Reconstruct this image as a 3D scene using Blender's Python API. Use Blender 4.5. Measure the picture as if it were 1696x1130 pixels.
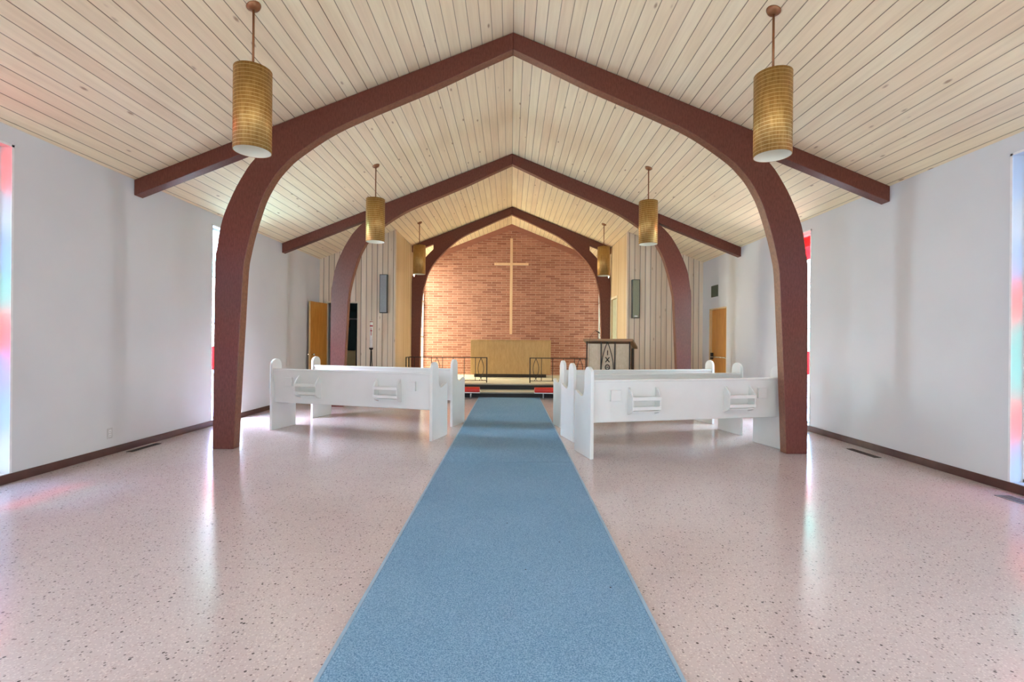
import bpy, bmesh, math, random
from mathutils import Vector, Matrix
random.seed(7)
PI = math.pi
for o in list(bpy.data.objects): bpy.data.objects.remove(o)
S = bpy.context.scene
C = S.collection

# ------------------------------------------------------------------ camera
# x = right, y = into the room, z = up.  f = 800 px on a 1696 px wide frame
EYE = 1.30
cd = bpy.data.cameras.new('camera'); cam = bpy.data.objects.new('camera', cd); C.objects.link(cam)
cd.sensor_width = 36; cd.lens = 36*800/1696; cd.shift_x = 2/1696; cd.shift_y = 1/1696
cd.clip_start = .05
cam.matrix_world = Matrix.Translation((0, 0, EYE)) @ Matrix.Rotation(PI/2, 4, 'X') @ Matrix.Rotation(.0085, 4, 'Z')
S.camera = cam

# ------------------------------------------------------------------ view, world, sun
S.view_settings.view_transform = 'Standard'; S.view_settings.look = 'None'
S.view_settings.gamma = 1; S.view_settings.use_curve_mapping = False
S.view_settings.exposure = 2.1
S.cycles.max_bounces = 10; S.cycles.diffuse_bounces = 7; S.cycles.transparent_max_bounces = 12
S.cycles.sample_clamp_indirect = 8
SKY = 12.0
w = bpy.data.worlds.new('world'); S.world = w; w.use_nodes = True
nt = w.node_tree; nt.nodes.clear()
tc = nt.nodes.new('ShaderNodeTexCoord'); sp = nt.nodes.new('ShaderNodeSeparateXYZ')
nt.links.new(tc.outputs['Generated'], sp.inputs[0])
mr = nt.nodes.new('ShaderNodeMapRange'); nt.links.new(sp.outputs['X'], mr.inputs[0])
mr.inputs['From Min'].default_value = -1; mr.inputs['From Max'].default_value = 1
mr.inputs['To Min'].default_value = 1.25; mr.inputs['To Max'].default_value = .8
mz = nt.nodes.new('ShaderNodeMapRange'); nt.links.new(sp.outputs['Z'], mz.inputs[0])
mz.inputs['From Min'].default_value = -.25; mz.inputs['From Max'].default_value = .05
mz.inputs['To Min'].default_value = .5; mz.inputs['To Max'].default_value = 1
mm = nt.nodes.new('ShaderNodeMath'); mm.operation = 'MULTIPLY'
nt.links.new(mr.outputs[0], mm.inputs[0]); nt.links.new(mz.outputs[0], mm.inputs[1])
my = nt.nodes.new('ShaderNodeMapRange'); nt.links.new(sp.outputs['Y'], my.inputs[0])
my.inputs['From Min'].default_value = -.9; my.inputs['From Max'].default_value = -.1
my.inputs['To Min'].default_value = 1.0; my.inputs['To Max'].default_value = 1
mk = nt.nodes.new('ShaderNodeMath'); mk.operation = 'MULTIPLY'
nt.links.new(mm.outputs[0], mk.inputs[0]); nt.links.new(my.outputs[0], mk.inputs[1])
m2 = nt.nodes.new('ShaderNodeMath'); m2.operation = 'MULTIPLY'; m2.inputs[1].default_value = SKY
nt.links.new(mk.outputs[0], m2.inputs[0])
bg = nt.nodes.new('ShaderNodeBackground'); bg.inputs['Color'].default_value = (.95, .98, .965, 1)
nt.links.new(m2.outputs[0], bg.inputs['Strength'])
wo = nt.nodes.new('ShaderNodeOutputWorld'); nt.links.new(bg.outputs[0], wo.inputs[0])

sd = bpy.data.lights.new('sun', 'SUN'); sd.energy = 3; sd.angle = math.radians(7); sd.color = (1, .93, .8)
sun = bpy.data.objects.new('sun', sd); C.objects.link(sun)
sun.rotation_euler = Vector((1, .04, -1.75)).to_track_quat('-Z', 'Y').to_euler()

def portal(name, loc, direction, sx, sy):
    l = bpy.data.lights.new(name, 'AREA'); l.shape = 'RECTANGLE'; l.size = sx; l.size_y = sy
    l.cycles.is_portal = True
    o = bpy.data.objects.new(name, l); C.objects.link(o); o.location = loc
    o.rotation_euler = Vector(direction).to_track_quat('-Z', 'Y').to_euler()

# ------------------------------------------------------------------ room numbers
HW = 4.47            # half width of the nave
WT = .24             # side wall thickness
HE = 3.18            # wall height at the eaves
SL = .40             # ceiling slope
RID = HE + SL*HW     # ridge
YR = -4.6            # rear wall
YS = 11.26           # timber screen walls
HC = 2.70            # half width of the chancel
YB = 15.10           # brick wall
YW = 13.32           # chancel side glazing starts
PZ = .26             # platform height
ARCH_Y = (5.71, 9.40, 13.10)
def ceil_z(x): return RID - SL*abs(x)
WIN = ((3.55, 4.31), (7.22, 8.02), (-.15, .61), (-3.85, -3.09))
WZ0, WZ1 = .085, 3.0
for s in (-1, 1):
    for a, b in WIN: portal('window_portal', (s*(HW+WT+.02), (a+b)/2, (WZ0+WZ1)/2), (-s, 0, 0), b-a, WZ1-WZ0)
    portal('chancel_portal', (s*(HC+.2), (YW+YB)/2, 2.0), (-s, 0, 0), YB-YW, 3.5)
portal('rear_portal', (0, YR-.22, 1.5), (0, 1, 0), 7.4, 2.9)

# ------------------------------------------------------------------ materials
class NT:
    def __init__(s, name):
        s.m = bpy.data.materials.new(name); s.m.use_nodes = True; s.t = s.m.node_tree; s.t.nodes.clear()
        s.out = s.t.nodes.new('ShaderNodeOutputMaterial'); s.b = s.n('BsdfPrincipled')
        s.t.links.new(s.b.outputs[0], s.out.inputs[0])
        s.co = s.n('TexCoord').outputs['Object']
    def n(s, kind, **kw):
        x = s.t.nodes.new('ShaderNode'+kind)
        for k, v in kw.items(): setattr(x, k, v)
        return x
    def put(s, sock, v):
        if v is None: return
        if hasattr(v, 'is_output') or isinstance(v, bpy.types.NodeSocket): s.t.links.new(v, sock)
        else: sock.default_value = v
    def math(s, op, a, b=None, c=None):
        x = s.n('Math', operation=op); s.put(x.inputs[0], a); s.put(x.inputs[1], b); s.put(x.inputs[2], c); return x.outputs[0]
    def xyz(s, v=None):
        x = s.n('SeparateXYZ'); s.put(x.inputs[0], v or s.co); return x.outputs
    def vec(s, x=0., y=0., z=0.):
        v = s.n('CombineXYZ'); s.put(v.inputs[0], x); s.put(v.inputs[1], y); s.put(v.inputs[2], z); return v.outputs[0]
    def mapping(s, scale, v=None):
        x = s.n('Mapping'); s.put(x.inputs[0], v or s.co); x.inputs['Scale'].default_value = scale; return x.outputs[0]
    def noise(s, scale, v=None, detail=3, rough=.5):
        x = s.n('TexNoise'); s.put(x.inputs['Vector'], v or s.co); x.inputs['Scale'].default_value = scale
        x.inputs['Detail'].default_value = detail; x.inputs['Roughness'].default_value = rough; return x.outputs[0]
    def ramp(s, v, *stops):
        x = s.n('ValToRGB'); s.put(x.inputs[0], v); e = x.color_ramp.elements
        while len(e) < len(stops): e.new(.5)
        for el, (p, c) in zip(e, stops): el.position = p; el.color = (*c, 1) if len(c) == 3 else c
        return x.outputs[0]
    def mix(s, f, a, b, mode='MIX'):
        x = s.n('Mix', data_type='RGBA', blend_type=mode); s.put(x.inputs[0], f)
        s.put(x.inputs[6], a if not isinstance(a, tuple) else (*a[:3], 1)); s.put(x.inputs[7], b if not isinstance(b, tuple) else (*b[:3], 1))
        return x.outputs[2]
    def rng(s, v, a, b, c, d):
        x = s.n('MapRange'); s.put(x.inputs[0], v)
        for i, q in zip((1, 2, 3, 4), (a, b, c, d)): x.inputs[i].default_value = q
        return x.outputs[0]
    def bump(s, h, strength, dist=.01):
        x = s.n('Bump'); s.put(x.inputs['Height'], h); x.inputs['Strength'].default_value = strength
        x.inputs['Distance'].default_value = dist; s.t.links.new(x.outputs[0], s.b.inputs['Normal'])
    def fin(s, color, rough=.5, metal=0., spec=None, coat=None, coatr=.1):
        s.put(s.b.inputs['Base Color'], (*color, 1) if isinstance(color, tuple) and len(color) == 3 else color)
        s.put(s.b.inputs['Roughness'], rough); s.put(s.b.inputs['Metallic'], metal)
        if spec is not None: s.put(s.b.inputs['Specular IOR Level'], spec)
        if coat is not None: s.put(s.b.inputs['Coat Weight'], coat); s.put(s.b.inputs['Coat Roughness'], coatr)
        return s.m

def mottled(name, col, rough=.5, var=.06, scale=8, metal=0., bump=0., bscale=120, **kw):
    t = NT(name); n = t.noise(scale)
    a = tuple(max(0, c*(1-var)) for c in col); b = tuple(min(1, c*(1+var)) for c in col)
    c = t.ramp(n, (.3, a), (.7, b))
    if bump: t.bump(t.noise(bscale), bump, .004)
    return t.fin(c, rough, metal, **kw)

def boards(name, axis, width, tones, groove=(.18, .12, .06), gw=.03, along=1, rough=.55, knots=.5, off=0.):
    """boards laid side by side along `axis`, running along axis `along`"""
    t = NT(name); X = t.xyz()
    u = t.math('MULTIPLY_ADD', X[axis], 1/width, off)
    i = t.math('FLOOR', u); f = t.math('FRACT', u)
    wn = t.n('TexWhiteNoise', noise_dimensions='1D'); t.put(wn.inputs['W'], i); r = wn.outputs['Value']
    wn2 = t.n('TexWhiteNoise', noise_dimensions='1D'); t.put(wn2.inputs['W'], t.math('ADD', i, 77.3)); r2 = wn2.outputs['Value']
    base = t.ramp(r, (0, tones[0]), (.5, tones[1]), (1, tones[2]))
    # grain stretched along the board, shifted per board
    sh = t.math('MULTIPLY', r, 40.)
    comp = [t.math('MULTIPLY', X[k], 26.) for k in range(3)]
    comp[along] = t.math('MULTIPLY_ADD', X[along], 1.3, sh)
    g = t.noise(1., t.vec(*comp), 4, .6)
    col = t.mix(1., base, t.ramp(g, (.25, (.90, .88, .85)), (.6, (1, 1, 1))), 'MULTIPLY')
    # pale blotches of the wash
    comp3 = [t.math('MULTIPLY', X[k], 5.) for k in range(3)]; comp3[along] = t.math('MULTIPLY_ADD', X[along], .9, sh)
    bl = t.noise(1., t.vec(*comp3), 2)
    col = t.mix(1., col, t.ramp(bl, (.3, (.94, .91, .9)), (.65, (1.0, 1.0, 1.0))), 'MULTIPLY')
    # knots
    comp2 = [t.math('MULTIPLY', X[k], 1/width*.9) for k in range(3)]; comp2[along] = t.math('MULTIPLY_ADD', X[along], 2.6, sh)
    vo = t.n('TexVoronoi'); t.put(vo.inputs['Vector'], t.vec(*comp2)); vo.inputs['Scale'].default_value = 1.
    kn = t.ramp(vo.outputs['Distance'], (.05, (1, 1, 1)), (.13, (0, 0, 0)))
    sc = t.n('SeparateColor'); t.put(sc.inputs[0], vo.outputs['Color'])
    kn = t.math('MULTIPLY', kn, t.math('GREATER_THAN', sc.outputs[0], .45))
    col = t.mix(t.math('MULTIPLY', kn, knots), col, (.34, .2, .1))
    # groove
    d = t.math('MINIMUM', f, t.math('SUBTRACT', 1., f))
    gr = t.ramp(t.math('DIVIDE', d, gw), (.35, (1, 1, 1)), (1, (0, 0, 0)))
    gs = t.math('MULTIPLY', gr, t.rng(r2, 0, 1, .55, 1.))
    col = t.mix(gs, col, groove)
    t.bump(t.math('SUBTRACT', 1., gr), .5, .008)
    return t.fin(col, rough)

M = {}
M['ceiling'] = boards('ceiling_boards', 0, .123, ((.90, .755, .52), (.92, .795, .54), (.94, .835, .59)), (.16, .085, .035), .04, 1, .6, .8)
M['screen'] = boards('screen_boards', 0, .125, ((.70, .58, .43), (.80, .69, .54), (.88, .79, .65)), (.10, .07, .045), .075, 2, .65, .55)
M['return'] = boards('return_boards', 1, .125, ((.66, .49, .27), (.74, .58, .36), (.78, .63, .42)), (.25, .15, .06), .06, 2, .55, .3)

def wall_mat():
    t = NT('painted_wall'); n = t.noise(1.2, detail=4)
    c = t.ramp(n, (.3, (.60, .61, .62)), (.7, (.645, .655, .66)))
    t.bump(t.noise(260., detail=2), .25, .002)
    return t.fin(c, .6, spec=.3)
M['wall'] = wall_mat()

def floor_mat():
    t = NT('terrazzo')
    big = t.noise(.9, detail=4)
    base = t.ramp(big, (.3, (.545, .47, .475)), (.7, (.62, .54, .54)))
    def chips(scale, thr, lo, col, base, amt=1.):
        v = t.n('TexVoronoi'); v.inputs['Scale'].default_value = scale; t.put(v.inputs['Vector'], t.co)
        d = t.ramp(v.outputs['Distance'], (thr*.75, (1, 1, 1)), (thr, (0, 0, 0)))
        sc = t.n('SeparateColor'); t.put(sc.inputs[0], v.outputs['Color'])
        k = t.math('MULTIPLY', d, t.math('GREATER_THAN', sc.outputs[1], lo))
        return t.mix(t.math('MULTIPLY', k, amt), base, col)
    c = chips(95, .42, .45, (.80, .72, .69), base, .55)
    c = chips(80, .40, .55, (.45, .36, .35), c, .6)
    c = chips(62, .34, .80, (.16, .13, .13), c, .8)
    c = chips(28, .2, .86, (.05, .04, .04), c, .85)
    c = chips(8, .055, .55, (.03, .025, .025), c, .9)
    # faint joints
    X = t.xyz()
    def joint(k):
        f = t.math('FRACT', t.math('MULTIPLY', X[k], 1/.915)); d = t.math('ABSOLUTE', t.math('SUBTRACT', f, .5))
        return t.math('GREATER_THAN', d, .4975)
    j = t.math('MAXIMUM', joint(0), joint(1))
    c = t.mix(t.math('MULTIPLY', j, .22), c, (.3, .22, .2))
    # soft scuffs in the polish
    ro = t.rng(t.noise(1.2, t.mapping((1, .5, 1)), 2, .5), .3, .7, .17, .23)
    return t.fin(c, ro, spec=.6)
M['floor'] = floor_mat()

def carpet_mat():
    t = NT('blue_carpet')
    a = t.noise(150., detail=3, rough=.8); b = t.noise(1.1, detail=3)
    c = t.ramp(a, (.36, (.10, .215, .36)), (.5, (.20, .36, .53)), (.64, (.34, .53, .70)))
    c = t.mix(1., c, t.ramp(b, (.3, (.9, .93, .95)), (.7, (1.05, 1.02, 1.02))), 'MULTIPLY')
    v = t.n('TexVoronoi'); v.inputs['Scale'].default_value = 9; t.put(v.inputs['Vector'], t.co)
    sc = t.n('SeparateColor'); t.put(sc.inputs[0], v.outputs['Color'])
    k = t.math('MULTIPLY', t.math('LESS_THAN', v.outputs['Distance'], .05), t.math('GREATER_THAN', sc.outputs[0], .8))
    c = t.mix(k, c, (.04, .05, .06))
    t.bump(a, .6, .006)
    return t.fin(c, .95, spec=.1)
M['carpet'] = carpet_mat()
M['binding'] = mottled('carpet_binding', (.30, .44, .58), .9, bump=.4)

def brick_mat():
    t = NT('roman_brick'); X = t.xyz()
    v = t.vec(X[0], X[2], 0.)
    b = t.n('TexBrick'); t.put(b.inputs['Vector'], v); b.inputs['Scale'].default_value = 1.
    b.inputs['Brick Width'].default_value = .305; b.inputs['Row Height'].default_value = .072
    b.inputs['Mortar Size'].default_value = .0055; b.inputs['Mortar Smooth'].default_value = .15; b.inputs['Bias'].default_value = 0
    b.inputs['Color1'].default_value = (.50, .26, .195, 1); b.inputs['Color2'].default_value = (.31, .135, .10, 1)
    b.inputs['Mortar'].default_value = (.62, .47, .39, 1)
    n = t.noise(14., t.mapping((1, 1, 4)), 4, .7)
    c = t.mix(1., b.outputs['Color'], t.ramp(n, (.25, (.8, .76, .74)), (.7, (1.12, 1.08, 1.04))), 'MULTIPLY')
    t.bump(t.math('ADD', t.math('SUBTRACT', 1., b.outputs['Fac']), t.math('MULTIPLY', n, .4)), .6, .008)
    return t.fin(c, .8, spec=.25)
M['brick'] = brick_mat()

def grain(name, c0, c1, axis=2, rough=.4, stretch=.06, scale=30, spec=.5, coat=None):
    t = NT(name); sc = [1, 1, 1]; sc[axis] = stretch
    n = t.noise(scale, t.mapping(tuple(sc)), 5, .65)
    c = t.ramp(n, (.3, c0), (.7, c1)); t.bump(n, .12, .004)
    return t.fin(c, rough, spec=spec, coat=coat)
M['arch'] = grain('arch_stain', (.088, .017, .007), (.17, .048, .03), 2, .42, .3, 60, .5)
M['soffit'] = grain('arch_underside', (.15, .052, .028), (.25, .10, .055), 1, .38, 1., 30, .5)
M['base'] = mottled('dark_baseboard', (.085, .035, .028), .35, .2)
M['white'] = mottled('white_pew_paint', (.70, .715, .695), .32, .03, 3, spec=.5)
M['altar'] = grain('altar_veneer', (.43, .27, .095), (.55, .36, .15), 2, .38, .25, 16)
M['plinth'] = mottled('dark_plinth', (.035, .02, .01), .5)
M['cross'] = grain('pale_cross_wood', (.80, .56, .34), (.90, .68, .46), 2, .5)
M['door'] = grain('orange_veneer_door', (.50, .20, .03), (.66, .30, .06), 2, .35, .15, 18)
M['dooredge'] = grain('door_edge', (.62, .42, .18), (.75, .55, .28), 2, .5)
M['riser'] = mottled('black_riser', (.012, .012, .012), .6)
M['tread'] = mottled('pale_tread', (.62, .60, .50), .4, .08, 5)
M['nosing'] = mottled('grey_nosing', (.26, .24, .2), .4, metal=.6)
M['red'] = mottled('red_vinyl', (.55, .022, .015), .35, .08)
M['steel'] = mottled('grey_steel', (.55, .56, .58), .3, metal=.9)
M['chrome'] = mottled('chrome', (.8, .79, .76), .15, metal=1.)
M['iron'] = mottled('black_iron', (.018, .014, .012), .45, .15, metal=.2)
M['pulpit'] = grain('pulpit_panel', (.50, .40, .27), (.62, .51, .37), 2, .5, .5, 18)
M['pulpittop'] = grain('pulpit_top', (.26, .14, .06), (.36, .21, .095), 0, .4)
M['grille_grey'] = mottled('grey_speaker_cloth', (.30, .32, .33), .8, .08, 60, bump=.5)
M['grille_green'] = mottled('green_speaker_cloth', (.27, .29, .20), .8, .08, 60, bump=.5)
M['spkframe'] = mottled('speaker_frame', (.05, .05, .045), .5)
M['trim'] = mottled('cream_trim', (.72, .66, .50), .5)
M['trimwood'] = grain('red_brown_trim', (.32, .13, .095), (.42, .185, .13), 0, .5)
M['palegreen'] = mottled('pale_green_door', (.50, .52, .37), .5)
M['frame'] = mottled('white_window_frame', (.78, .78, .78), .4)
M['lead'] = mottled('grey_came', (.25, .26, .28), .5, metal=.3)
M['wax'] = mottled('candle_wax', (.82, .80, .74), .5)
M['redpaint'] = mottled('candle_red', (.45, .03, .03), .5)
M['outlet'] = mottled('outlet_plastic', (.55, .55, .54), .4)
M['slot'] = mottled('dark_slot', (.03, .03, .03), .5)
M['ventgrey'] = mottled('vent_metal', (.34, .33, .34), .4, metal=.5)
M['ventdark'] = mottled('vent_dark', (.05, .035, .03), .5, metal=.3)
M['ventgreen'] = mottled('green_wall_grille', (.085, .10, .06), .5)
M['teal'] = mottled('dark_teal_wall', (.035, .075, .075), .7)
M['boxbeige'] = mottled('beige_cabinet', (.50, .42, .22), .6)
M['brown'] = mottled('canopy_brown', (.28, .12, .05), .35, metal=.5)
M['liner'] = mottled('cream_liner', (.86, .84, .68), .6, .03)
M['rust'] = mottled('faded_red', (.55, .32, .26), .6)

def shade_mat():
    t = NT('brass_shade'); X = t.xyz()
    n = t.noise(60., t.mapping((1, 1, .15)), 3)
    f = t.math('FRACT', t.math('MULTIPLY', X[2], 1/.0315))
    line = t.math('LESS_THAN', f, .13)
    c = t.ramp(n, (.3, (.33, .165, .035)), (.7, (.50, .29, .085)))
    c = t.mix(line, c, (.74, .56, .26))
    t.bump(t.math('MULTIPLY', line, 1.), .25, .003)
    t.put(t.b.inputs['Anisotropic'], .3)
    return t.fin(c, .45, .7)
M['shade'] = shade_mat()

def glass(name, col, g=.06):
    m = bpy.data.materials.new(name); m.use_nodes = True; t = m.node_tree; t.nodes.clear()
    o = t.nodes.new('ShaderNodeOutputMaterial'); mx = t.nodes.new('ShaderNodeMixShader')
    tr = t.nodes.new('ShaderNodeBsdfTransparent'); gl = t.nodes.new('ShaderNodeBsdfGlossy')
    tcn = t.nodes.new('ShaderNodeTexCoord'); no = t.nodes.new('ShaderNodeTexNoise'); no.inputs['Scale'].default_value = 5.
    ra = t.nodes.new('ShaderNodeValToRGB'); t.links.new(tcn.outputs['Object'], no.inputs['Vector']); t.links.new(no.outputs[0], ra.inputs[0])
    ra.color_ramp.elements[0].position = .3; ra.color_ramp.elements[0].color = (*[c*.82 for c in col], 1)
    ra.color_ramp.elements[1].position = .7; ra.color_ramp.elements[1].color = (*[min(1, c*1.1) for c in col], 1)
    t.links.new(ra.outputs[0], tr.inputs[0])
    gl.inputs['Roughness'].default_value = .15; mx.inputs[0].default_value = g
    t.links.new(tr.outputs[0], mx.inputs[1]); t.links.new(gl.outputs[0], mx.inputs[2]); t.links.new(mx.outputs[0], o.inputs[0])
    return m
GL = {'red': (.75, .06, .075), 'blue': (.55, .72, .90), 'white': (.84, .88, .92), 'cyan': (.42, .80, .80), 'lav': (.62, .64, .90)}
for nm_, c_ in GL.items():
    M['g_'+nm_] = glass(nm_+'_glass', c_)
DG_ = {'red': (.46, .05, .07), 'blue': (.15, .24, .36), 'white': (.25, .28, .33), 'cyan': (.09, .29, .29), 'lav': (.19, .20, .36)}
for nm_, c_ in DG_.items():      # darker copies of the same glass, dimming the nearest pair so reveals don't clip
    M['gd_'+nm_] = glass('dense_'+nm_+'_glass', c_)
M['g_clear'] = glass('clear_glass', (.9, .9, .88))
M['g_rear'] = glass('frosted_entrance_glass', (.33, .335, .335))  # pane of the added rear glazing, transmission set for fill light
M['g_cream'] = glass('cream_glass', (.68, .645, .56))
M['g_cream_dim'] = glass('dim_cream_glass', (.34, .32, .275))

# ------------------------------------------------------------------ mesh helpers
class MB:
    def __init__(s): s.bm = bmesh.new(); s.mats = []; s.mi = 0
    def mat(s, m):
        if m not in s.mats: s.mats.append(m)
        s.mi = s.mats.index(m); return s
    def face(s, vs, smooth=False):
        try:
            f = s.bm.faces.new(vs); f.material_index = s.mi; f.smooth = smooth; return f
        except ValueError: return None
    def box(s, x0, x1, y0, y1, z0, z1, mx=None):
        p = [Vector((x, y, z)) for z in (z0, z1) for y in (y0, y1) for x in (x0, x1)]
        if mx: p = [mx @ q for q in p]
        v = [s.bm.verts.new(q) for q in p]
        for q in ((0, 2, 3, 1), (4, 5, 7, 6), (0, 1, 5, 4), (2, 6, 7, 3), (0, 4, 6, 2), (1, 3, 7, 5)): s.face([v[i] for i in q])
        return s
    def hexa(s, pts):           # 8 points: bottom 4 then top 4, both counter-clockwise
        v = [s.bm.verts.new(q) for q in pts]
        for q in ((3, 2, 1, 0), (4, 5, 6, 7), (0, 1, 5, 4), (1, 2, 6, 5), (2, 3, 7, 6), (3, 0, 4, 7)): s.face([v[i] for i in q])
        return s
    def prism(s, poly, axis, a, b, mx=None, smooth=False):
        """poly = 2-D outline in the other two axes (in order), swept along `axis` from a to b"""
        def P(q, h):
            l = list(q); l.insert(axis, h); p = Vector(l); return mx @ p if mx else p
        A = [s.bm.verts.new(P(q, a)) for q in poly]; B = [s.bm.verts.new(P(q, b)) for q in poly]
        s.face(A[::-1]); s.face(B)
        n = len(poly)
        for i in range(n): s.face([A[i], A[(i+1) % n], B[(i+1) % n], B[i]], smooth)
        return s
    def lathe(s, prof, n=32, mx=None, closed=False, smooth=True):
        rings = []
        for r, z in prof:
            ring = []
            for k in range(n):
                p = Vector((r*math.cos(2*PI*k/n), r*math.sin(2*PI*k/n), z)); ring.append(s.bm.verts.new(mx @ p if mx else p))
            rings.append(ring)
        pairs = list(zip(rings, rings[1:])) + ([(rings[-1], rings[0])] if closed else [])
        for a, b in pairs:
            for k in range(n): s.face([a[k], a[(k+1) % n], b[(k+1) % n], b[k]], smooth)
        if not closed:
            if prof[0][0] > 1e-6: s.face(rings[0][::-1])
            if prof[-1][0] > 1e-6: s.face(rings[-1])
        return s
    def tube(s, pts, r, n=8, closed=False):
        pts = [Vector(p) for p in pts]; rings = []; N = len(pts); up = None
        for i, p in enumerate(pts):
            a = pts[i-1] if (i > 0 or closed) else p; b = pts[(i+1) % N] if (i < N-1 or closed) else p
            t = (b-a).normalized()
            if up is None:
                up = t.orthogonal().normalized()
            up = (up - t*up.dot(t)).normalized(); sd = t.cross(up)
            rr = r[i] if isinstance(r, (list, tuple)) else r
            rings.append([s.bm.verts.new(p + (up*math.cos(2*PI*k/n)+sd*math.sin(2*PI*k/n))*rr) for k in range(n)])
        prs = list(zip(rings, rings[1:])) + ([(rings[-1], rings[0])] if closed else [])
        for a, b in prs:
            for k in range(n): s.face([a[k], a[(k+1) % n], b[(k+1) % n], b[k]], True)
        if not closed: s.face(rings[0][::-1]); s.face(rings[-1])
        return s
    def build(s, name, m=None, parent=None, bevel=0., loc=None):
        if m is not None and not s.mats: s.mats = [m]
        bmesh.ops.recalc_face_normals(s.bm, faces=s.bm.faces)
        me = bpy.data.meshes.new(name)
        if loc:
            bmesh.ops.translate(s.bm, verts=s.bm.verts, vec=-Vector(loc))
        s.bm.to_mesh(me); s.bm.free()
        for q in s.mats: me.materials.append(q)
        o = bpy.data.objects.new(name, me); C.objects.link(o)
        if parent: o.parent = parent
        if loc: o.location = loc
        if bevel:
            b = o.modifiers.new('bevel', 'BEVEL'); b.width = bevel; b.segments = 2; b.limit_method = 'ANGLE'; b.angle_limit = .6
        return o
def tag(o, label=None, cat=None, group=None, kind=None):
    if label: o['label'] = label
    if cat: o['category'] = cat
    if group: o['group'] = group
    if kind: o['kind'] = kind
    return o
def struct(o, label, cat): return tag(o, label, cat, None, 'structure')
def empty(name, loc, rz=0.):
    o = bpy.data.objects.new(name, None); C.objects.link(o); o.location = loc; o.rotation_euler = (0, 0, rz); o.empty_display_size = .1; return o
def kids(o): return [c for c in bpy.data.objects if c.parent == o]
def copy_tree(o, parent=None):
    c = o.copy(); C.objects.link(c)
    if parent: c.parent = parent
    for ch in kids(o): copy_tree(ch, c)
    return c

# ------------------------------------------------------------------ the shell
b = MB(); b.box(-HW-.3, HW+.3, YR-.3, YB+.3, -.2, 0)
struct(b.build('floor', M['floor']), 'polished pinkish terrazzo floor speckled with dark and white chips', 'floor')

b = MB()
for s in (-1, 1):           # two sloping slabs of boards; over the chancel they stop at its narrower walls
    for (y0, y1, xe) in ((YR-.4, YW-.02, HW+.55), (YW-.02, YB+.25, HC+.35)):
        z0 = RID; z1 = ceil_z(xe)
        p = [(0, y0, z0), (s*xe, y0, z1), (s*xe, y1, z1), (0, y1, z0)]
        if s < 0: p = p[::-1]
        b.hexa([Vector(q) for q in p] + [Vector(q)+Vector((0, 0, .16)) for q in p])
struct(b.build('ceiling', M['ceiling']), 'pitched ceiling of pale whitewashed knotty tongue-and-groove boards', 'ceiling')

DR = (10.02, 10.90, 2.07)      # right wall door opening
def side_wall(s, name, label, openings):
    b = MB(); x0, x1 = (HW, HW+WT) if s > 0 else (-HW-WT, -HW)
    ops = sorted(openings); y = YR
    ztop = HE - .0
    def blk(ya, yb, za, zb):
        # top follows the slope of the boards
        if zb is None:
            zi, zo = ceil_z(HW), ceil_z(HW+WT)
            xi, xo = s*HW, s*(HW+WT)
            p = [(xi, ya), (xo, ya), (xo, yb), (xi, yb)]
            if s < 0: p = p[::-1]
            bot = [Vector((q[0], q[1], za)) for q in p]
            top = [Vector((q[0], q[1], zi if abs(q[0]) < HW+.01 else zo)) for q in p]
            b.hexa(bot+top)
        else: b.box(x0, x1, ya, yb, za, zb)
    for (ya, yb, za, zb) in ops:
        blk(y, ya, 0, None)
        if za > 0: blk(ya, yb, 0, za)
        blk(ya, yb, zb, None); y = yb
    blk(y, YW, 0, None)
    struct(b.build(name, M['wall']), label, 'wall')
wins = [(a, c, WZ0, WZ1) for a, c in WIN]
side_wall(-1, 'wall_left', 'white painted left side wall pierced by tall narrow stained glass windows', wins)
side_wall(1, 'wall_right', 'white painted right side wall with tall narrow windows and orange door', wins+[(DR[0], DR[1], 0, DR[2])])

# rear wall behind the camera; its unseen glazing is added for fill light
b = MB(); y0, y1 = YR-.2, YR
b.box(-HW-WT, -3.7, y0, y1, 0, ceil_z(HW+WT)); b.box(3.7, HW+WT, y0, y1, 0, ceil_z(HW+WT))
b.box(-3.7, 3.7, y0, y1, 0, .05)
b.prism([(-3.7, 2.95), (3.7, 2.95), (3.7, ceil_z(3.7)), (0, RID), (-3.7, ceil_z(3.7))], 1, y0, y1)
b.prism([(3.7, ceil_z(HW+WT)), (HW+WT, ceil_z(HW+WT)), (3.7, ceil_z(3.7))], 1, y0, y1)
b.prism([(-3.7, ceil_z(3.7)), (-HW-WT, ceil_z(HW+WT)), (-3.7, ceil_z(HW+WT))], 1, y0, y1)
struct(b.build('wall_rear', M['wall']), 'white rear wall behind the viewer around a glazed entrance', 'wall')
wn = empty('window_rear', (0, YR-.1, .05)); struct(wn, 'wide glazed entrance screen in the rear wall', 'window')
b = MB()
for x in (-3.7, -2.5, -1.25, 0, 1.25, 2.5, 3.64): b.box(x, x+.06, -.03, .03, 0, 2.9)
for z in (0, 2.1, 2.84): b.box(-3.7, 3.7, -.03, .03, z, z+.06)
b.build('window_frame', M['frame'], wn)
b = MB(); b.box(-3.68, 3.68, -.004, .004, .02, 2.88); b.build('pane', M['g_rear'], wn)

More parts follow.
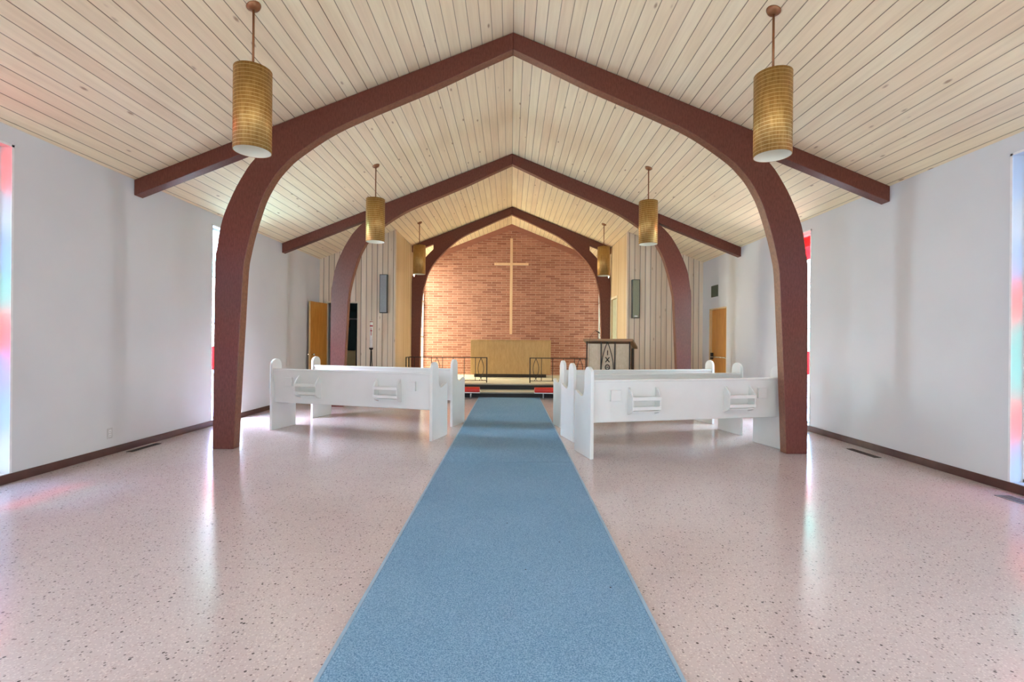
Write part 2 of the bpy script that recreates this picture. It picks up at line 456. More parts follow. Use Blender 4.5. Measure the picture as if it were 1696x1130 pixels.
# timber screen walls and the chancel return walls
DO = (-4.30, -3.58, 2.17)      # open doorway in the left screen
def screen(s, name, label):
    b = MB(); T = .12
    def slab(xa, xb, z0):
        lo, hi = min(xa, xb), max(xa, xb)
        b.prism([(lo, z0), (hi, z0), (hi, ceil_z(hi)), (lo, ceil_z(lo))], 1, YS, YS+T)
    if s < 0:
        slab(-HW, DO[0], 0); slab(DO[0], DO[1], DO[2]); slab(DO[1], -HC, 0)
    else: slab(HC, HW, 0)
    struct(b.build(name, M['screen']), label, 'wall')
screen(-1, 'wall_screen_left', 'left front screen wall of grey washed vertical boards with open doorway')
screen(1, 'wall_screen_right', 'right front screen wall of weathered vertical boards holding a speaker')
DG = (12.33, 13.02, 2.44)
for s, side in ((-1, 'left'), (1, 'right')):
    b = MB(); x0, x1 = sorted((s*HC, s*(HC+.12))); zt = ceil_z(HC+.06)
    if s < 0: b.box(x0, x1, YS+.12, YW, 0, zt)
    else:
        b.box(x0, x1, YS+.12, DG[0], 0, zt); b.box(x0, x1, DG[0], DG[1], DG[2], zt); b.box(x0, x1, DG[1], YW, 0, zt)
        b.box(x0, x1, DG[0], DG[1], 0, PZ)
    struct(b.build('wall_return_'+side, M['return']), f'honey coloured vertical board wall on the {side} side of the chancel', 'wall')
    # outer walls of the little rooms behind the screens
    b = MB(); x0, x1 = sorted((s*(HC+.12), s*(HW+WT))); 
    b.prism([(x0, 0), (x1, 0), (x1, ceil_z(x1)-.0), (x0, ceil_z(x0)-.0)], 1, YW-.12, YW)
    struct(b.build('wall_vestry_'+side, M['teal']), f'dark teal back wall of the small room behind the {side} screen', 'wall')
    # pieces above and below the chancel glazing
    b = MB(); x0, x1 = sorted((s*HC, s*(HC+.12)))
    b.box(x0, x1, YW, YB, 0, .30); b.box(x0, x1, YW, YB, 3.72, ceil_z(HC+.06))
    struct(b.build('wall_chancel_'+side, M['return']), f'board wall above and below the {side} chancel glazing', 'wall')
    wn = empty('window_chancel', (s*(HC+.06), (YW+YB)/2, .30)); wn['kind'] = 'structure'
    tag(wn, f'bright full height glazing beside the brick wall, {side} side', 'window')
    b = MB(); h = (YB-YW)/2
    for y in (-h, -.3, .3, h-.05): b.box(-.03, .03, y, y+.05, 0, 3.42)
    for z in (0, 1.1, 2.2, 3.37): b.box(-.03, .03, -h, h, z, z+.05)
    b.build('window_frame', M['frame'], wn)
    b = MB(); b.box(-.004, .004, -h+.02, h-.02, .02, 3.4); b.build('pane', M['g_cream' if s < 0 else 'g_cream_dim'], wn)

b = MB(); b.prism([(-HC-.12, 0), (HC+.12, 0), (HC+.12, ceil_z(HC+.12)), (0, RID), (-HC-.12, ceil_z(HC+.12))], 1, YB, YB+.2)
struct(b.build('wall_brick', M['brick']), 'chancel end wall of long thin pinkish red bricks', 'wall')
for s, n in ((-1, '1'), (1, '2')):
    b = MB(); pts = [(0, RID-.17), (s*HC, ceil_z(HC)-.17), (s*HC, ceil_z(HC)), (0, RID)]
    b.prism(pts, 1, YB-.03, YB)
    struct(b.build('trim_'+n, M['trimwood']), ('left' if s < 0 else 'right')+' sloping red brown board along the top of the brick wall', 'trim')

# baseboards
def baseboard(name, label, segs):
    b = MB()
    for (x0, x1, y0, y1) in segs: b.box(x0, x1, y0, y1, 0, .082)
    struct(b.build(name, M['base'], bevel=.004), label, 'baseboard')
baseboard('baseboard_left', 'low dark brown baseboard along the left wall', [(-HW, -HW+.014, YR, YS)])
baseboard('baseboard_right', 'low dark brown baseboard along the right wall', [(HW-.014, HW, YR, DR[0]-.06), (HW-.014, HW, DR[1]+.06, YS)])

# chancel platform with its two steps
b = MB()
b.mat(M['riser']); b.box(-HC+.005, HC-.005, 11.20, 11.86, .0, .105)
b.mat(M['tread']); b.box(-HC+.005, HC-.005, 11.19, 11.86, .105, .125)
b.mat(M['nosing']); b.box(-HC+.005, HC-.005, 11.172, 11.19, .098, .127)
b.mat(M['riser']); b.box(-HC+.005, HC-.005, 11.86, YB-.002, .0, PZ-.02)
b.mat(M['tread']); b.box(-HC+.005, HC-.005, 11.85, YB-.002, PZ-.02, PZ)
b.mat(M['nosing']); b.box(-HC+.005, HC-.005, 11.832, 11.85, PZ-.028, PZ+.002)
struct(b.build('floor_platform'), 'raised chancel platform, pale treads and black risers, two steps', 'platform')

# ------------------------------------------------------------------ windows of the nave
COL = {'r': 'red', 'b': 'blue', 'w': 'white', 'c': 'cyan', 'l': 'lav'}
# rows from the top, for each window (left column, right column)
PATTERN = {(-1, 0): ('rbbcrlww', 'rwbcrlbw'), (1, 0): ('bbwrccrb', 'bwbrccrb'),
           (-1, 1): ('bcwbwrbl', 'cbwwbrbw'), (1, 1): ('rwwccrbb', 'rwbcwrbw'),
           (-1, 2): ('wrbbcwrb', 'brwbcwlb'), (1, 2): ('bwrwbclb', 'wbrbwclw'),
           (-1, 3): ('bbrwcbwl', 'wbrbcwbl'), (1, 3): ('cwbrbwrb', 'wcbrwbrb')}
k = 0
for s in (-1, 1):
    for i, (a, c) in enumerate(WIN):
        k += 1
        xg = s*(HW+.125); wn = empty('window_%d' % k, (xg, (a+c)/2, WZ0))
        pos = {0: 'nearest the front corner of the view', 1: 'beyond the nearest wooden arch', 2: 'beside the camera, out of view', 3: 'at the rear, out of view'}[i]
        struct(wn, ('left' if s < 0 else 'right')+' wall tall narrow window of coloured glass, '+pos, 'window')
        h = (c-a)/2; H = WZ1-WZ0
        b = MB()
        b.box(-.02, .02, -h, -h+.03, 0, H); b.box(-.02, .02, h-.03, h, 0, H); b.box(-.02, .02, -h, h, 0, .03); b.box(-.02, .02, -h, h, H-.03, H)
        b.build('window_frame', M['frame'], wn, .003)
        b = MB(); rows = 8; rh = (H-.06)/rows
        b.box(-.008, .008, -.006, .006, .03, H-.03)
        for r in range(1, rows): b.box(-.008, .008, -h+.03, h-.03, .03+r*rh-.005, .03+r*rh+.005)
        b.build('glazing_bars', M['lead'], wn)
        b = MB()
        for ci in range(2):
            y0, y1 = ((-h+.03, 0), (0, h-.03))[ci]
            for r in range(rows):
                b.mat(M[('gd_' if i == 0 else 'g_')+COL[PATTERN[(s, i)][ci][rows-1-r]]]); b.box(-.003, .003, y0, y1, .03+r*rh, .03+(r+1)*rh)
        b.build('stained_glass', None, wn)
        # slim white bead around the opening on the room side
        b = MB(); xb = -s*.125; x0, x1 = sorted((xb, xb-s*.006))
        b.box(x0, x1, -h-.02, -h, -.0, H+.02); b.box(x0, x1, h, h+.02, -.0, H+.02); b.box(x0, x1, -h-.02, h+.02, H, H+.02)
        b.build('window_bead', M['frame'], wn)

# ------------------------------------------------------------------ laminated arches
INNER = [(0, 4.757), (.45, 4.548), (.90, 4.332), (1.39, 4.12), (1.657, 4.005), (1.92, 3.888), (2.04, 3.83), (2.2, 3.742), (2.4, 3.61),
         (2.603, 3.46), (2.704, 3.36), (2.805, 3.24), (2.89, 3.10), (2.957, 2.963), (3.026, 2.76), (3.09, 2.54), (3.14, 2.32), (3.17, 2.12),
         (3.20, 1.52), (3.235, .80), (3.268, 0)]
OUTER = [(3.518, 0), (3.512, 1.3), (3.506, 2.20), (3.487, 2.36), (3.447, 2.62), (3.40, 2.79), (3.33, 2.96), (3.26, 3.11), (3.18, 3.25), (3.10, 3.375), (2.98, 3.51), (2.86, 3.62)]
INNER3 = [(0, 4.75), (.35, 4.60), (.70, 4.44), (1.14, 4.235), (1.44, 4.06), (1.746, 3.80), (2.007, 3.53), (2.16, 3.32), (2.275, 3.09), (2.34, 2.87), (2.40, 2.60), (2.43, 2.2), (2.455, 1.4), (2.47, PZ)]
OUTER3 = [(HC-.004, PZ), (HC-.004, 2.85), (2.64, 3.03), (2.50, 3.30), (2.33, 3.57), (2.12, 3.79)]
def smooth_poly(p, n=3):
    out = []
    for i in range(len(p)-1):
        P0 = Vector(p[max(i-1, 0)]); P1 = Vector(p[i]); P2 = Vector(p[i+1]); P3 = Vector(p[min(i+2, len(p)-1)])
        for k in range(n):
            t = k/n; out.append(tuple(.5*((2*P1)+(-P0+P2)*t+(2*P0-5*P1+4*P2-P3)*t*t+(-P0+3*P1-3*P2+P3)*t**3)))
    out.append(tuple(p[-1])); return out
def make_arch(name, y, inner, outer, xend, label):
    root = empty(name, (0, y, PZ if inner is INNER3 else 0)); tag(root, label, 'arch', 'curved laminated timber arches'); zb = root.location.z
    T = .133
    inn = smooth_poly(inner); outc = outer
    xt = outer[-1][0]
    for s in (-1, 1):
        poly = inn + smooth_poly(outc, 2) + [(xt, ceil_z(xt)-.01), (0, RID-.01)]
        poly = [(s*x, z-zb) for x, z in poly]
        b = MB(); 
        # swept as a strip of quads so that the curved outline triangulates cleanly
        b.mat(M['arch']).prism(poly, 1, 0, T)
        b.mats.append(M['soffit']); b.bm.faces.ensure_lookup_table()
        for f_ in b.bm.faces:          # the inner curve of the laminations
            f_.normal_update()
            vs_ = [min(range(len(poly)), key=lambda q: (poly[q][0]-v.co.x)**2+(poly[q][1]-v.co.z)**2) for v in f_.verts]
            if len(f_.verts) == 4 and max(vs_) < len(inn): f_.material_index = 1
        b.build('curved_half', None, root, .006)
        b = MB(); th = .188
        b.prism([(s*(xt-.0), ceil_z(xt)-th-zb), (s*xend, ceil_z(xend)-th-zb), (s*xend, ceil_z(xend)-.004-zb), (s*(xt-.0), ceil_z(xt)-.004-zb)], 1, 0, T)
        b.build('rafter_tail', M['arch'], root, .006)
    return root
make_arch('timber_arch', ARCH_Y[0], INNER, OUTER, HW-.002, 'nearest and largest red brown curved timber arch, legs on the terrazzo floor')
make_arch('timber_arch', ARCH_Y[1], INNER, OUTER, HW-.002, 'middle red brown curved timber arch just in front of the board screens')
make_arch('timber_arch', ARCH_Y[2], INNER3, OUTER3, HC-.006, 'smallest, farthest timber arch, framing the brick wall and hung cross')

# ------------------------------------------------------------------ pendant lamps
def make_pendant(x, y):
    zc = ceil_z(x); root = empty('pendant_lamp', (x, y, zc))
    zt = 3.555 - zc; zb = 2.875 - zc; R = .147
    sl = Matrix.Rotation(math.atan(SL)*(1 if x > 0 else -1), 4, 'Y')
    b = MB(); b.lathe([(.0, -.035), (.02, -.034), (.045, -.024), (.058, -.006), (.06, 0), (0, 0)], 24, sl)
    b.build('ceiling_canopy', M['brown'], root)
    b = MB(); b.tube([(0, 0, -.02), (0, 0, zt+.01)], .0095, 10); b.build('rod', M['brown'], root)
    b = MB(); b.lathe([(R-.004, zb), (R, zb), (R, zt), (R-.004, zt)], 48, closed=True)
    sh = b.build('lamp_shade', M['shade'], root)
    b = MB(); b.lathe([(R-.008, zb+.001), (R-.0045, zb+.001), (R-.0045, zt-.001), (R-.008, zt-.001)], 48, closed=True)
    b.build('shade_liner', M['liner'], sh)
    b = MB(); b.lathe([(0, zt-.012), (R-.008, zt-.012), (R-.008, zt-.006), (0, zt-.006)], 48)
    b.build('top_plate', M['liner'], sh)
    b = MB(); b.lathe([(0, zt-.16), (.022, zt-.155), (.028, zt-.13), (.026, zt-.012), (0, zt-.012)], 20)
    b.build('lamp_socket', M['liner'], root)
    return root
lab = {(0, -1): 'large brass cylinder pendant hanging near the viewer on the left', (0, 1): 'large brass cylinder pendant hanging near the viewer on the right',
       (1, -1): 'middle brass cylinder pendant on the left, in front of the second arch', (1, 1): 'middle brass cylinder pendant on the right, in front of the second arch',
       (2, -1): 'small farthest brass cylinder pendant on the left beside honey coloured board wall', (2, 1): 'small farthest brass cylinder pendant on the right, above the lectern'}
for i, y in enumerate((4.05, 7.72, 11.42)):
    for s in (-1, 1):
        r = make_pendant(s*2.18, y); tag(r, lab[(i, s)], 'pendant lamp', 'ribbed brass cylinder pendants')

# ------------------------------------------------------------------ carpet
b = MB(); x0, x1 = -.735, .68
b.mat(M['carpet'])
b.box(x0+.02, x1-.02, YR+.15, 5.168, 0, .012); b.box(x0+.02, x1-.02, 5.182, 11.165, 0, .0105)
b.mat(M['binding']); b.box(x0, x0+.018, YR+.15, 11.165, 0, .0105); b.box(x1-.018, x1, YR+.15, 11.165, 0, .0105)
tag(b.build('carpet_runner', None, None), 'long mottled blue carpet runner down the middle of the floor', 'carpet')

# ------------------------------------------------------------------ pews
PL = 2.55
def pew_profile():
    p = [(0, 0), (.49, 0), (.49, .675)]
    for k in range(1, 6):            # rounded front of the arm
        a = k/6*PI*.62; p.append((.462+.028*math.cos(a), .70+.030*math.sin(a)))
    p += smooth_poly([(.44, .718), (.38, .70), (.31, .682), (.262, .678), (.225, .70), (.20, .755), (.192, .83), (.19, .93)], 3)
    for k in range(1, 12): a = k/12*PI; p.append((.095+.095*math.cos(a), .93+.095*math.sin(a)))
    p.append((0, .93)); return p
def make_pew():
    r = empty('church_pew', (0, 0, 0)); h = PL/2; T = .042
    prof = pew_profile()
    for s in (-1, 1):
        a, c = (h-T, h) if s > 0 else (-h, -h+T)
        b = MB(); b.prism(prof, 0, a, c); b.build('end_panel', M['white'], r, .007)
    L = h-T
    b = MB(); b.prism([(.055, .40), (.080, .40), (.047, .862), (.022, .862)], 0, -L, L); b.build('backrest', M['white'], r, .004)
    b = MB(); b.box(-L, L, .012, .062, .858, .884); b.build('cap_rail', M['white'], r, .006)
    b = MB(); b.prism([(.08, .425), (.462, .448), (.480, .44), (.478, .415), (.08, .392)], 0, -L, L); b.build('seat', M['white'], r, .004)
    # racks on the rear face
    def ty(z): return .055 - (z-.40)*.0714
    for s in (-1, 1):
        xa, xb = (.47, .83)
        u0, u1 = (h-xb, h-xa) if s > 0 else (-h+xa, -h+xb)
        rk = None
        b = MB(); b.box(u0+.018, u1-.018, -.06, ty(.53)+.004, .518, .53); rk = b.build('book_rack', M['white'], r)
        for ux in (u0, u1-.018):
            b = MB(); pr = [(ty(.79), .79), (ty(.79)-.012, .79), (-.02+.0, .755), (-.062, .70), (-.070, .64), (-.066, .57), (-.045, .515), (ty(.48)-.02, .485), (ty(.48), .48)]
            b.prism(smooth_poly(pr, 2), 0, ux, ux+.018); b.build('rack_bracket', M['white'], rk, .002)
        b = MB()
        b.box(u0, u1, -.078, -.066, .65, .69); b.build('rack_slat', M['white'], rk, .002)
        b = MB(); b.box(u0, u1, -.072, -.060, .54, .58); b.build('rack_slat', M['white'], rk, .002)
        ha, hb = (.25, .368)
        v0, v1 = (h-hb, h-ha) if s > 0 else (-h+ha, -h+hb)
        b = MB()
        b.prism([(ty(.64), .64), (ty(.64)-.03, .64), (ty(.765)-.03, .765), (ty(.765), .765)], 0, v0, v1)
        b.build('card_holder', M['white'], r, .003)
    return r
proto = make_pew()
pews = [(1, .888, 5.34, 13.4, 'nearest white pew right of the aisle, far end behind the near arch leg'),
        (1, .815, 6.25, 13.4, 'middle of the three white pews right of the aisle'),
        (1, .79, 7.15, 13.4, 'farthest of the three white pews right of the aisle'),
        (-1, -1.005, 6.235, 16, 'nearer white pew left of the aisle, full back with racks visible'),
        (-1, -.871, 7.30, 16.5, 'farther white pew left of the aisle, behind the nearer one')]
for i, (s, x, y, a, l) in enumerate(pews):
    o = proto if i == 0 else copy_tree(proto)
    th = math.radians(a)*s
    o.location = (x + s*PL/2*math.cos(th), y + s*PL/2*math.sin(th), 0); o.rotation_euler = (0, 0, th)
    tag(o, l, 'pew', 'white painted wooden pews')

# ------------------------------------------------------------------ altar, cross
r = empty('altar', (0, 14.35, PZ)); tag(r, 'plain golden veneered box altar in front of brick wall', 'altar')
b = MB(); b.box(-1.165, 1.165, -.32, .32, .095, 1.06); b.box(-1.17, 1.17, -.325, .325, 1.06, 1.085); b.build('altar_body', M['altar'], r, .004)
b = MB(); b.box(-1.06, 1.04, -.26, .26, 0, .095); b.build('plinth', M['plinth'], r)

r = empty('wall_cross', (0, 14.82, 1.53)); tag(r, 'tall slender pale wooden cross mounted on the brick wall', 'cross')
b = MB(); b.box(-.04, .04, -.03, .03, 0, 2.93); b.build('upright', M['cross'], r, .004)
b = MB(); b.box(-.525, .525, -.028, .028, 2.115, 2.185); b.build('crossbar', M['cross'], r, .004)
for z in (.4, 2.15, 2.7):
    b = MB(); b.tube([(0, .03, z), (0, .279, z)], .012); b.build('wall_pin', M['iron'], r)

# ------------------------------------------------------------------ communion rails
def vesica(b, x, y, z0, z1, wd, rad, n=14, axis='x'):
    for s in (-1, 1):
        pts = []
        for k in range(n+1):
            t = k/n; w_ = wd/2*math.sin(PI*t)
            p = (x+s*w_, y, z0+(z1-z0)*t) if axis == 'x' else (x, y+s*w_, z0+(z1-z0)*t)
            pts.append(p)
        b.tube(pts, rad, 6)
def make_rail(s, xin, xout, label):
    r = empty('altar_rail', (s*xin, 12.2, PZ)); tag(r, label, 'railing')
    L = xout-xin; H = .64
    b = MB(); x0, x1 = sorted((0, s*L)); b.box(x0-.014, x1+.014, -.017, .017, H-.022, H); b.build('top_bar', M['iron'], r)
    b = MB(); b.box(x0, x1, -.01, .01, .045, .06); b.build('bottom_bar', M['iron'], r)
    for u in (0, L):
        b = MB(); b.box(s*u-.013, s*u+.013, -.013, .013, 0, H-.022); b.build('post', M['iron'], r)
    for u in (.29, .57, .85, 1.12, 1.40, 1.67, 1.83):
        if u < L-.05:
            b = MB(); b.tube([(s*u, 0, .06), (s*u, 0, H-.022)], .0085, 6); b.build('baluster', M['iron'], r)
    for u in (.15, 1.26):
        b = MB(); vesica(b, s*u, 0, .10, H-.022, .145, .008)
        b.tube([(s*u-.035, 0, .06), (s*u, 0, .10), (s*u+.035, 0, .06)], .007, 6)
        b.build('almond_ornament', M['iron'], r)
    return r
r = make_rail(-1, .60, 2.57, 'black iron altar rail left of the altar with almond shaped ornament')
b = MB(); b.box(-1.97-.012, -1.97+.012, -.33, -.017, .618, .64); b.build('return_bar', M['iron'], r)
b = MB(); b.box(-1.97-.012, -1.97+.012, -.33, -.306, 0, .618); b.build('post', M['iron'], r)
make_rail(1, .49, 2.57, 'black iron altar rail right of the altar running behind the lectern')

# ------------------------------------------------------------------ kneelers
def kneeler(x0, x1, label):
    cx = (x0+x1)/2; L = x1-x0
    r = empty('kneeler', (cx, 11.02, 0)); tag(r, label, 'kneeler', 'red kneelers in front of the steps')
    b = MB(); h = L/2
    prof = []
    for (py, pz, a0) in ((.085, .145+.055, 0), (-.085, .145+.055, 90)):
        for k in range(0, 6): a = math.radians(a0+k*18); prof.append((py+.045*math.cos(a), pz+.055*math.sin(a)))
    prof += [(-.13, .165), (-.11, .150), (.11, .150), (.13, .165)]
    b.prism(prof, 0, -h, h, smooth=True); b.build('cushion', M['red'], r, .02)
    b = MB(); b.box(-h-.01, h+.01, -.11, .11, .128, .150); b.build('frame', M['steel'], r, .003)
    for sx in (-1, 1):
        b = MB(); x = sx*(h-.20)
        b.tube([(x, -.10, .0), (x, -.10, .13)], .010); b.tube([(x, .10, .0), (x, .10, .13)], .010); b.tube([(x, -.10, .02), (x, .10, .02)], .008)
        b.build('leg', M['steel'], r)
kneeler(-2.45, -.70, 'long red cushioned kneeler at the step left of the aisle')
kneeler(.55, 1.45, 'red cushioned kneeler at the step right of the aisle')

# ------------------------------------------------------------------ lectern
th = math.radians(-25.5)
fl = Vector((1.69, 10.80, 0)); fr = Vector((2.57, 10.38, 0)); W = (fr-fl).length; D = .40
r = empty('lectern', tuple((fl+fr)/2), math.atan2(fr.y-fl.y, fr.x-fl.x)); tag(r, 'angled lectern with black iron front, Greek letters and microphone', 'lectern')
h = W/2; HT = 1.33
b = MB(); b.box(-h+.03, h-.03, .02, D-.02, .08, HT-.06); b.build('cabinet_body', M['pulpit'], r, .003)
fr_ = MB()
for x in (-h, -.163, .143, h-.026): fr_.box(x, x+.022, -.006, .016, 0, HT-.022)
fr_.box(-h, h-.004, -.006, .016, HT-.022, HT); fr_.box(-h, h-.004, -.006, .016, .03, .05)
for x in (-h, h-.026): fr_.box(x, x+.024, D-.01, D+.014, 0, HT-.16)
for x in (-h, h-.026): fr_.box(x, x+.022, .016, D-.01, .03, .05)
fr_.box(h-.020, h-.004, D-.16, D-.01, .05, HT-.16)
fr_.build('iron_frame', M['iron'], r)
b = MB()
for s in (-1, 1):
    pts = []
    for k in range(25):
        t = k/24; pts.append((-.01+s*.136*math.sin(PI*t)**.85, -.004, .05+(HT-.022-.05)*t))
    b.tube(pts, .010, 6)
b.build('almond_ornament', M['iron'], r)
def letter_bar(b, p, q, rr=.0105):
    b.tube([(p[0]-.01, .008, p[1]), (q[0]-.01, .008, q[1])], rr, 6)
b = MB(); letter_bar(b, (0, 1.02), (0, 1.125)); b.build('letter_iota', M['iron'], r)
b = MB(); letter_bar(b, (-.044, .865), (.044, .975)); letter_bar(b, (.044, .865), (-.044, .975)); b.build('letter_chi', M['iron'], r)
b = MB(); b.tube([(-.01+.046*math.cos(2*PI*k/20), .008, .755+.054*math.sin(2*PI*k/20)) for k in range(20)], .0105, 6, True)
letter_bar(b, (-.02, .755), (.02, .755), .009); b.build('letter_theta', M['iron'], r)
# sloping reading desk, high towards the pews
b = MB()
b.hexa([Vector(p) for p in ((-h-.06, -.05, HT), (h+.06, -.05, HT), (h+.06, D+.10, HT-.17), (-h-.06, D+.10, HT-.17),
                            (-h-.06, -.05, HT+.05), (h+.06, -.05, HT+.05), (h+.06, D+.10, HT-.12), (-h-.06, D+.10, HT-.12))])
b.build('reading_desk', M['pulpittop'], r, .004)
b = MB(); mxp = -h+.24; z0 = HT+.05
b.tube([(mxp, .10, z0-.045), (mxp-.005, .10, z0+.05), (mxp+.0, .09, z0+.10), (mxp+.02, .05, z0+.15), (mxp+.03, 0, z0+.155)], .006, 8)
b.lathe([(0, -.004), (.03, -.004), (.03, .012), (0, .014)], 20, Matrix.Translation((mxp, .10, z0-.05)))
mic = b.build('microphone', M['iron'], r)
b = MB(); b.tube([(mxp-.035, -.005, z0+.185), (mxp+.0, -.0, z0+.165), (mxp+.06, 0, z0+.13)], [.006, .009, .016], 10); b.build('microphone_head', M['iron'], mic)
b = MB(); b.tube([(mxp-.035, -.005, z0+.185), (mxp-.10, -.02, z0+.11), (mxp-.14, -.058, z0+.02), (mxp-.15, -.058, z0-.1), (mxp-.17, -.03, z0-.45), (mxp-.185, -.02, z0-.9), (mxp-.185, -.02, .01)], .0035, 6); b.build('microphone_cable', M['iron'], mic)

# ------------------------------------------------------------------ speakers
def speaker(x, z0, z1, cloth, label, plate):
    r = empty('column_speaker', (x, YS-.055, z0)); tag(r, label, 'speaker', 'slim wall speakers')
    H = z1-z0; h = .088
    b = MB(); b.box(-h, h, -.05, .055, 0, H); b.build('cabinet', M['spkframe'], r, .003)
    b = MB(); b.box(-h+.014, h-.014, -.056, -.05, .014, H-.014); b.build('grille_cloth', cloth, r, .002)
    if plate:
        b = MB(); b.box(-.035, .035, -.060, -.056, .03, .055); b.build('badge', M['frame'], r)
speaker(-2.955, 1.94, 2.83, M['grille_grey'], 'slim grey column speaker mounted on the left board screen', False)
speaker(2.885, 1.87, 2.76, M['grille_green'], 'slim greenish column speaker mounted on the right board screen', True)

# ------------------------------------------------------------------ paschal candle on stand
r = empty('candle_stand', (-3.15, 10.9, 0)); tag(r, 'black metal floor candle stand in front of left board screen', 'candle stand')
b = MB(); b.lathe([(0, 1.055), (.012, 1.055), (.014, 1.08), (.042, 1.105), (.048, 1.135), (.044, 1.135), (.037, 1.112), (0, 1.1115)], 24); b.build('drip_bowl', M['iron'], r)
for k in range(3):
    a = 2*PI*k/3+.5; b = MB()
    b.tube([(.012*math.cos(a), .012*math.sin(a), 1.06), (.018*math.cos(a), .018*math.sin(a), .85), (.05*math.cos(a), .05*math.sin(a), .45), (.15*math.cos(a), .15*math.sin(a), .0+.009)], .009, 8); b.build('leg', M['iron'], r)
b = MB(); b.tube([(.05*math.cos(2*PI*k/20), .05*math.sin(2*PI*k/20), .45) for k in range(20)], .006, 6, True); b.build('ring', M['iron'], r)
r = empty('paschal_candle', (-3.15, 10.9, 1.112)); tag(r, 'thick white candle with red bands and red cross on black stand', 'candle')
b = MB(); b.lathe([(0, 0), (.032, 0), (.032, .625), (.026, .632), (0, .634)], 28); b.build('wax', M['wax'], r)
b = MB(); b.lathe([(.0322, .50), (.0332, .50), (.0332, .53), (.0322, .53)], 28, closed=True); b.build('band', M['redpaint'], r)
b = MB(); b.lathe([(.0322, .595), (.0332, .595), (.0332, .625), (.0322, .625)], 28, closed=True); b.build('band', M['rust'], r)
def curved_patch(b, a0, a1, z0, z1, R=.0333):
    for k in range(6):
        p = a0+(a1-a0)*k/6; q = a0+(a1-a0)*(k+1)/6
        vs = [b.bm.verts.new((rr*math.sin(t), -rr*math.cos(t), z)) for rr in (R-.002, R) for (t, z) in ((p, z0), (q, z0), (q, z1), (p, z1))]
        for f in ((0, 1, 2, 3), (7, 6, 5, 4), (0, 4, 5, 1), (3, 2, 6, 7), (0, 3, 7, 4), (1, 5, 6, 2)): b.face([vs[i] for i in f])
b = MB(); curved_patch(b, .02, .42, .30, .47, .0335); curved_patch(b, -.38, .82, .395, .42, .0335); b.build('red_cross', M['redpaint'], r)
b = MB(); b.tube([(0, 0, .63), (.002, 0, .655)], .002, 6); b.build('wick', M['slot'], r)

# ------------------------------------------------------------------ doors
# open leaf of the left doorway, folded back towards the side wall
LW = .70; ang = math.atan2(-.69, -.10)
r = empty('door_1', (DO[0]+.0, YS-.01, .01), ang); struct(r, 'orange veneered door standing open against the left wall', 'door')
b = MB(); b.mat(M['door']); b.box(.003, LW-.004, -.02, .02, 0, DO[2]-.03); b.mat(M['dooredge']); b.box(LW-.004, LW, -.02, .02, 0, DO[2]-.03); b.build('door_leaf', None, r, .002)
for s in (-1, 1):
    b = MB(); b.lathe([(0, 0), (.012, 0), (.012, .03), (.026, .04), (.028, .055), (.018, .066), (0, .068)], 18, Matrix.Translation((LW-.07, s*.02, .97)) @ Matrix.Rotation(-s*PI/2, 4, 'X')); b.build('door_knob', M['chrome'], r)
# casing of the left doorway
b = MB(); b.box(DO[0]-.025, DO[0]-.001, YS-.012, YS-.001, 0, DO[2]+.03); b.box(DO[1], DO[1]+.025, YS-.012, YS-.001, 0, DO[2]+.03); b.box(DO[0]-.025, DO[1]+.025, YS-.012, YS-.001, DO[2], DO[2]+.03)
struct(b.build('trim_3', M['trim'], bevel=.002), 'thin pale casing around the dark doorway in the left screen', 'trim')
# right wall door
r = empty('door_2', (HW+.06, (DR[0]+DR[1])/2, 0)); struct(r, 'orange veneered door with push bar in the right wall', 'door')
h = (DR[1]-DR[0])/2
b = MB(); b.box(-.0, .04, -h+.03, h-.03, .005, DR[2]-.03); b.build('door_leaf', M['door'], r, .002)
b = MB()
for (y0, y1, z0, z1) in ((-h, -h+.03, 0, DR[2]), (h-.03, h, 0, DR[2]), (-h, h, DR[2]-.03, DR[2])): b.box(-.055, .06, y0, y1, z0, z1)
b.build('door_frame', M['dooredge'], r, .002)
b = MB(); b.tube([(-.012, -h+.07, .97), (-.06, -h+.07, 1.0), (-.06, h-.07, 1.0), (-.012, h-.07, .97)], .014, 8); bar = b.build('push_bar', M['chrome'], r)
b = MB(); b.box(-.05, 0, h-.11, h-.05, .94, 1.09); b.build('latch_case', M['iron'], bar, .004)
# pale green door in the right chancel return wall
r = empty('door_3', (HC+.03, (DG[0]+DG[1])/2, PZ)); struct(r, 'pale green door with cream casing in the right chancel side wall', 'door')
h = (DG[1]-DG[0])/2; hz = DG[2]-PZ
b = MB(); b.box(0.01, .05, -h, h, 0, hz); b.build('door_leaf', M['palegreen'], r)
b = MB()
for (y0, y1, z0, z1) in ((-h-.06, -h, 0, hz+.06), (h, h+.045, 0, hz+.06), (-h, h, hz, hz+.06)): b.box(-.045, -.031, y0, y1, z0, z1)
b.build('door_casing', M['trim'], r, .002)

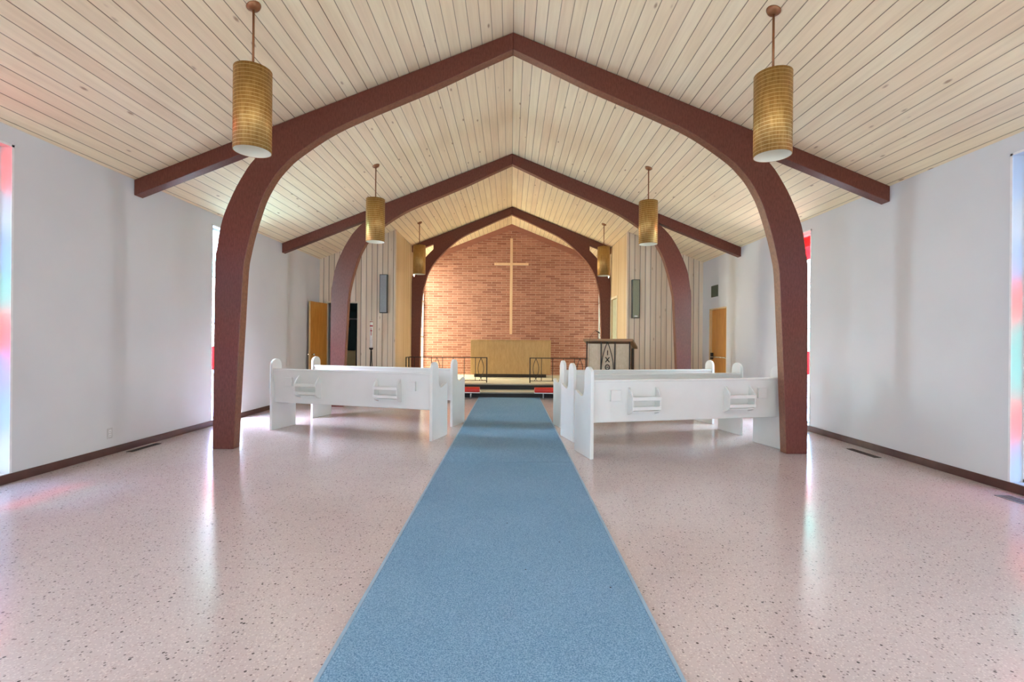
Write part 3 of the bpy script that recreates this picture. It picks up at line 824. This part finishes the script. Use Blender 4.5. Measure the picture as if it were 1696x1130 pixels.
# room behind the left doorway
r = empty('storage_cabinet', (-3.95, 12.6, 0)); tag(r, 'low beige cabinet in the dark room behind the left doorway', 'cabinet')
b = MB(); b.box(-.42, .42, -.2, .2, .02, 1.03); b.build('carcass', M['boxbeige'], r, .004)
for s in (-1, 1):
    b = MB(); x0, x1 = sorted((s*.03, s*.40)); b.box(x0, x1, -.215, -.2005, .06, 1.0); d = b.build('cabinet_door', M['boxbeige'], r, .003)
    b = MB(); b.tube([(s*.07, -.235, .50), (s*.07, -.235, .62)], .006); b.tube([(s*.07, -.215, .50), (s*.07, -.235, .50)], .005); b.tube([(s*.07, -.215, .62), (s*.07, -.235, .62)], .005); b.build('handle', M['iron'], d)
b = MB(); b.box(-.02, .02, -.235, -.2005, .02, 1.35); b.build('centre_post', M['slot'], r)
r = empty('wall_shelf', (-3.95, 12.98, 1.85)); tag(r, 'pale shelf high up in the dark room behind the doorway', 'shelf')
b = MB(); b.box(-.6, .6, -.2, .2, 0, .03); b.build('shelf_board', M['ventgrey'], r)
b = MB()
for x in (-.45, .45): b.prism([(.19, -.2), (.19, 0), (-.15, 0)], 0, x, x+.02)
b.build('bracket', M['iron'], r)
r = empty('rolled_blanket', (-3.9, 12.95, 1.88)); tag(r, 'dark grey green roll lying on the shelf behind the doorway', 'blanket roll')
b = MB(); b.lathe([(0, -.42), (.10, -.42), (.115, -.38), (.115, .38), (.10, .42), (0, .42)], 24, Matrix.Translation((0, 0, .116)) @ Matrix.Rotation(PI/2, 4, 'Y')); b.build('roll', M['teal'], r)
b = MB()
for x in (-.2, .2): b.lathe([(.116, -.015), (.119, -.015), (.119, .015), (.116, .015)], 24, Matrix.Translation((x, 0, .116)) @ Matrix.Rotation(PI/2, 4, 'Y'), closed=True)
b.build('strap', M['slot'], r)

# ------------------------------------------------------------------ small fittings
r = empty('wall_grille', (HW-.001, 10.60, 2.32)); tag(r, 'small dark green louvred grille on white wall above the orange door', 'grille')
b = MB(); b.box(-.012, 0, -.17, .17, 0, .25); b.build('frame', M['ventgreen'], r, .002)
b = MB()
for k in range(7): b.box(-.02, -.012, -.145, .145, .025+k*.03, .037+k*.03)
b.build('louvres', M['ventgreen'], r)
r = empty('wall_outlet', (-HW, 5.39, .18)); tag(r, 'small grey electrical outlet low on the left wall', 'outlet')
b = MB(); b.box(0, .006, -.036, .036, 0, .116); b.build('cover_plate', M['outlet'], r, .002)
for z in (.028, .072):
    b = MB(); b.box(.006, .009, -.017, .017, z-.008, z+.024); so = b.build('socket', M['frame'], r, .001)
    b = MB(); b.box(.009, .0095, -.009, -.006, z, z+.014); b.box(.009, .0095, .006, .009, z, z+.014); b.build('slots', M['slot'], so)
def floor_vent(x, y, L, wd, mat_, label):
    r = empty('floor_vent', (x, y, 0)); tag(r, label, 'floor vent', 'floor registers')
    b = MB(); b.box(-wd/2, wd/2, -L/2, -L/2+.012, 0, .005); b.box(-wd/2, wd/2, L/2-.012, L/2, 0, .005); b.box(-wd/2, -wd/2+.012, -L/2, L/2, 0, .005); b.box(wd/2-.012, wd/2, -L/2, L/2, 0, .005)
    b.build('frame', mat_, r)
    b = MB(); b.box(-wd/2+.012, wd/2-.012, -L/2+.012, L/2-.012, 0, .0015); b.build('dark_opening', M['slot'], r)
    b = MB(); n = int(L/.03)
    for k in range(1, n): y_ = -L/2+k*L/n; b.box(-wd/2+.012, wd/2-.012, y_-.004, y_+.004, .0015, .0045)
    b.build('grille', mat_, r)
floor_vent(-4.35, 5.75, .46, .07, M['ventdark'], 'narrow dark floor vent beside the left baseboard')
floor_vent(4.23, 5.78, .46, .08, M['ventdark'], 'narrow dark floor vent near the right wall beside the near arch')
floor_vent(4.27, 3.98, .42, .13, M['ventgrey'], 'grey slotted floor vent below the nearest right window')
